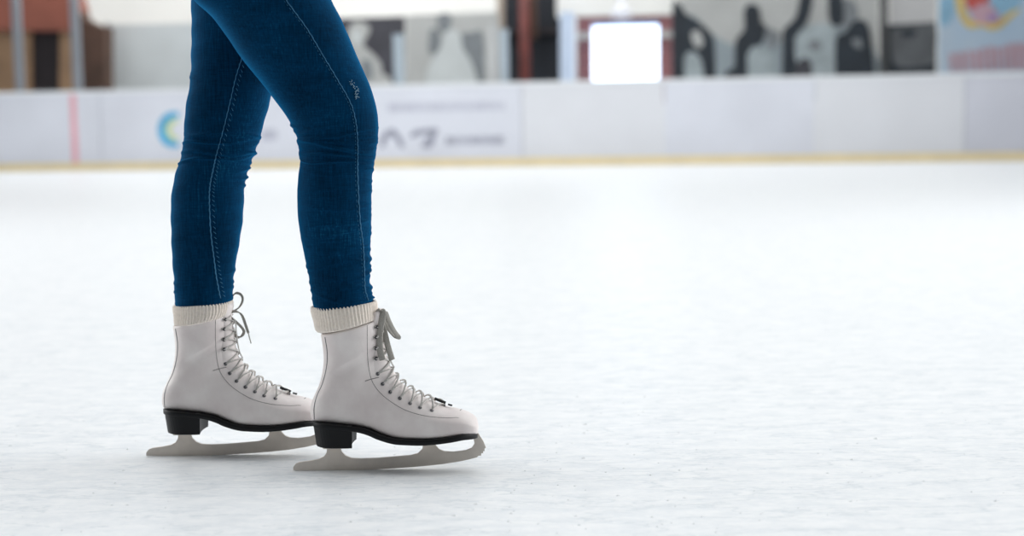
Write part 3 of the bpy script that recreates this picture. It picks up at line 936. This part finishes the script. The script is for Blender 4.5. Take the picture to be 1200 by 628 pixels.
wpoly('frame_rail', [(690, 31), (775, 29), (775, 24), (690, 26)], bk + .02, .08, mat('blue_white_frame', (168, 204, 240), .5, noise=(2, .03)), dr)
lampm = MB(); lp = W(728, 14, bk - .6)
prof = [(.02, .30), (.03, .28), (.05, .1), (.16, .0), (.17, -.06), (.12, -.10), (0.02, -.11)]
lampm.loft([[lp + Vector((r * math.cos(2 * math.pi * j / 24), r * math.sin(2 * math.pi * j / 24), z)) for j in range(24)] for r, z in prof])
lo = lampm.build('wall_lamp', mat('white_enamel', (226, 228, 236), .4, noise=(3, .03)), None)
tagged(lo, 'white round lamp above the glowing window', 'lamp')
k = MB(); k.tube([lp + Vector((0, 0, .28)), lp + Vector((0, .2, .5)), lp + Vector((0, .64, .55))], .02, 8)
o = k.build('bracket', m_post, lo)

# the long mural of people
e = mural('long black and white mural of a dark crouching group', [(798, 120), (1029, 115), (1029, -70), (798, -66)], m_lt)
m_hi = mat('print_haze', (172, 184, 188), .6, noise=(5, .14))
BG = mat('print_mist', (150, 162, 168), .6, noise=(2, .06))
fig(e, [(798, 118), (1028, 114), (1026, 62), (1000, 30), (960, 40), (925, 52), (890, 40), (860, 52), (835, 40), (805, 20)], BG, 1, 'printed_ground')
fig(e, [(788, 118), (788, 8), (796, 4), (804, 16), (820, 26), (834, 40), (838, 60), (837, 118), (822, 118), (820, 80), (808, 62), (802, 70), (802, 118)], m_dk2, 2)
fig(e, [(802, 68), (810, 60), (822, 72), (824, 112), (804, 112)], m_hi, 3, 'printed_highlight')
fig(e, [(810, 38), (818, 36), (824, 48), (820, 56), (812, 50)], m_lt, 3, 'printed_highlight')
fig(e, [(846, 118), (850, 86), (860, 78), (862, 48), (872, 34), (872, 12), (880, 4), (890, 10), (892, 24), (898, 34), (893, 50), (884, 60), (877, 74), (876, 118)], m_dk2, 2)
fig(e, [(888, 24), (900, 32), (914, 40), (912, 50), (904, 58), (896, 44)], m_gy, 2)
fig(e, [(876, 64), (884, 54), (900, 60), (906, 70), (904, 112), (878, 112)], m_hi, 3, 'printed_highlight')
fig(e, [(916, 118), (917, 60), (918, 36), (932, 20), (939, -6), (952, -6), (950, 14), (944, 30), (936, 42), (933, 60), (933, 118)], m_dk2, 2)
fig(e, [(932, 44), (946, 30), (976, 30), (980, 60), (976, 112), (956, 112), (934, 74)], m_hi, 3, 'printed_highlight')
fig(e, [(932, 118), (934, 74), (950, 72), (950, 118)], m_dk, 4)
fig(e, [(946, 50), (956, 46), (964, 56), (952, 60)], m_gy, 4, 'printed_shade')
fig(e, [(970, -6), (986, -6), (989, 22), (982, 31), (972, 24)], m_dk2, 4)
fig(e, [(984, 4), (994, -2), (1004, 8), (1004, 22), (994, 32), (986, 24)], m_gy, 4, 'printed_face')
fig(e, [(980, 118), (979, 48), (990, 38), (1002, 24), (1015, 26), (1021, 48), (1023, 118)], m_dk2, 5)
fig(e, [(998, 46), (1008, 46), (1010, 56), (1001, 54)], m_gy, 6, 'printed_shade')

pm = empty('mural_post', Bp(S_(1036, 60, 2.5), 2.5, 0)); bpy.context.view_layer.update()
tagged(pm, 'dark upright post between the long mural and the grey landscape print', 'post')
wpoly('upright', [(1031, 118), (1041, 118), (1041, -70), (1031, -70)], 2.5, .1, mat('charcoal_post', (70, 72, 74), .6, noise=(3, .1)), pm)
wobj('foot_bracket', [(S_(1028, 60, 2.5), S_(1044, 60, 2.5), 2.45, 2.65, 0, .04)], m_post, pm)

e = mural('framed black and grey landscape print under a white field', [(1043, 116), (1098, 115), (1098, -70), (1043, -70)], mat('print_field', (206, 206, 206), .6, noise=(2, .03)), 'landscape_print')
wpoly('printed_ground', [(1041, 114), (1097, 113), (1097, 26), (1041, 29)], mb_ - .006, .005, m_dk2, e)
fig(e, [(1044, 34), (1066, 30), (1096, 30), (1096, 66), (1092, 76), (1052, 78), (1044, 56)], mat('print_slate', (104, 108, 112), .6, noise=(3, .2)), 2, 'printed_slope')
fig(e, [(1055, 38), (1062, 35), (1074, 36), (1070, 43), (1058, 43)], m_dk2, 3, 'printed_shade')

# light blue poster with round swirl and pink lettering band
pb = mat('poster_blue', (190, 206, 220), .55, noise=(1.5, .05), vary=(176, 200, 222))
e = mural('light blue poster with a yellow ring, red spot and pink lettering band', [(1100, 115), (1330, 110), (1330, -70), (1100, -70)], pb, 'poster')
yl = mat('poster_yellow', (230, 202, 118), .55, noise=(3, .1)); rd = mat('poster_red', (206, 96, 88), .55, noise=(3, .1))
pk = mat('poster_pink', (208, 172, 186), .55, noise=(3, .1)); pu = mat('poster_violet', (170, 148, 196), .55, noise=(3, .1)); lb = mat('poster_sky', (150, 196, 224), .55, noise=(3, .1))
fig(e, [(1101, 0), (1116, -8), (1118, 14), (1110, 30), (1101, 26)], lb, 1, 'printed_patch')
fig(e, [(1160, -30), (1196, -30), (1194, 8), (1176, 16), (1162, 6)], lb, 1, 'printed_patch')
fig(e, [(1118, -30), (1120, 2), (1126, 22), (1136, 33), (1150, 31), (1160, 35), (1172, 33), (1186, 20), (1196, 10), (1184, 14), (1172, 22), (1160, 24), (1146, 26), (1136, 22), (1130, 6), (1129, -30)], yl, 2, 'printed_ring')
fig(e, [(1131, -30), (1132, 4), (1140, 12), (1152, 6), (1160, -2), (1164, -30)], rd, 3, 'printed_spot')
fig(e, [(1137, 14), (1146, 6), (1158, 4), (1168, 14), (1172, 24), (1160, 28), (1144, 26)], pk, 4, 'printed_spot')
fig(e, [(1156, 18), (1166, 16), (1170, 22), (1160, 25)], pu, 5, 'printed_spot')
q = MB(); rr_ = random.Random(5); x = 1112
pk2 = mat('poster_rose', (196, 166, 178), .55, noise=(3, .1))
while x < 1320:
    w_ = rr_.uniform(5, 10); yt = 62 - (x - 1112) * .14 + rr_.uniform(-1.5, 1.5); yb = 84 - (x - 1112) * .03
    f = [W(a, b, mb_ - .006) for a, b in ((x + 2, yb), (x + w_ + 1, yb), (x + w_, yt), (x, yt))]
    q.add(f + [p - NB * .005 for p in f], [(0, 1, 2, 3), (7, 6, 5, 4), (0, 1, 5, 4), (1, 2, 6, 5), (2, 3, 7, 6), (3, 0, 4, 7)])
    x += w_ + rr_.uniform(.6, 1.6)
o = q.build('lettering', pk2, None, smooth=False); o.parent = e; o.matrix_parent_inverse = Matrix.Translation(-Vector(e.location))

# ------------------------------------------------------------------ light
wd = bpy.data.worlds.new('world'); bpy.context.scene.world = wd; wd.use_nodes = True
nt = wd.node_tree; bg = nt.nodes['Background']
tc = nt.nodes.new('ShaderNodeTexCoord'); sp = nt.nodes.new('ShaderNodeSeparateXYZ')
nt.links.new(tc.outputs['Generated'], sp.inputs[0])
mr = nt.nodes.new('ShaderNodeMapRange'); mr.inputs['From Min'].default_value = -.9; mr.inputs['From Max'].default_value = .9
mr.inputs['To Min'].default_value = .10; mr.inputs['To Max'].default_value = .80
nt.links.new(sp.outputs['Y'], mr.inputs['Value'])
nt.links.new(mr.outputs[0], bg.inputs['Strength'])
bg.inputs['Color'].default_value = (.93, .97, 1, 1)


def area(name, loc, size, power, rot=(0, 0, 0), color=(1, 1, 1)):
    l = bpy.data.lights.new(name, 'AREA'); l.shape = 'RECTANGLE'; l.size, l.size_y = size; l.energy = power; l.color = color
    o = bpy.data.objects.new(name, l); o.location = loc; o.rotation_euler = rot; C.objects.link(o)
area('hall_and_fill_lamp', (0, 2, 7), (9, 3), 80)
area('hall_and_fill_lamp', (0, 9, 7), (14, 4), 140)
area('hall_and_fill_lamp', (-2, 15, 6.5), (16, 4), 360, (math.radians(14), 0, 0))
area('hall_and_fill_lamp', (7, 4.5, 2.6), (4, 6), 400, (0, math.radians(84), 0))  # added unseen side light, brightens the right edges of the legs
area('hall_and_fill_lamp', (-7, 5, 2.6), (4, 6), 330, (0, math.radians(-84), 0))  # matching added light from the left for the rear leg edges
area('hall_and_fill_lamp', (-1, 21.6, 6.5), (20, 1.5), 700, (math.radians(28), 0, 0))  # added light aimed at the back wall and murals to lift them

vs = bpy.context.scene.view_settings
vs.view_transform = 'Standard'; vs.look = 'None'; vs.gamma = 1; vs.use_curve_mapping = False; vs.exposure = .16
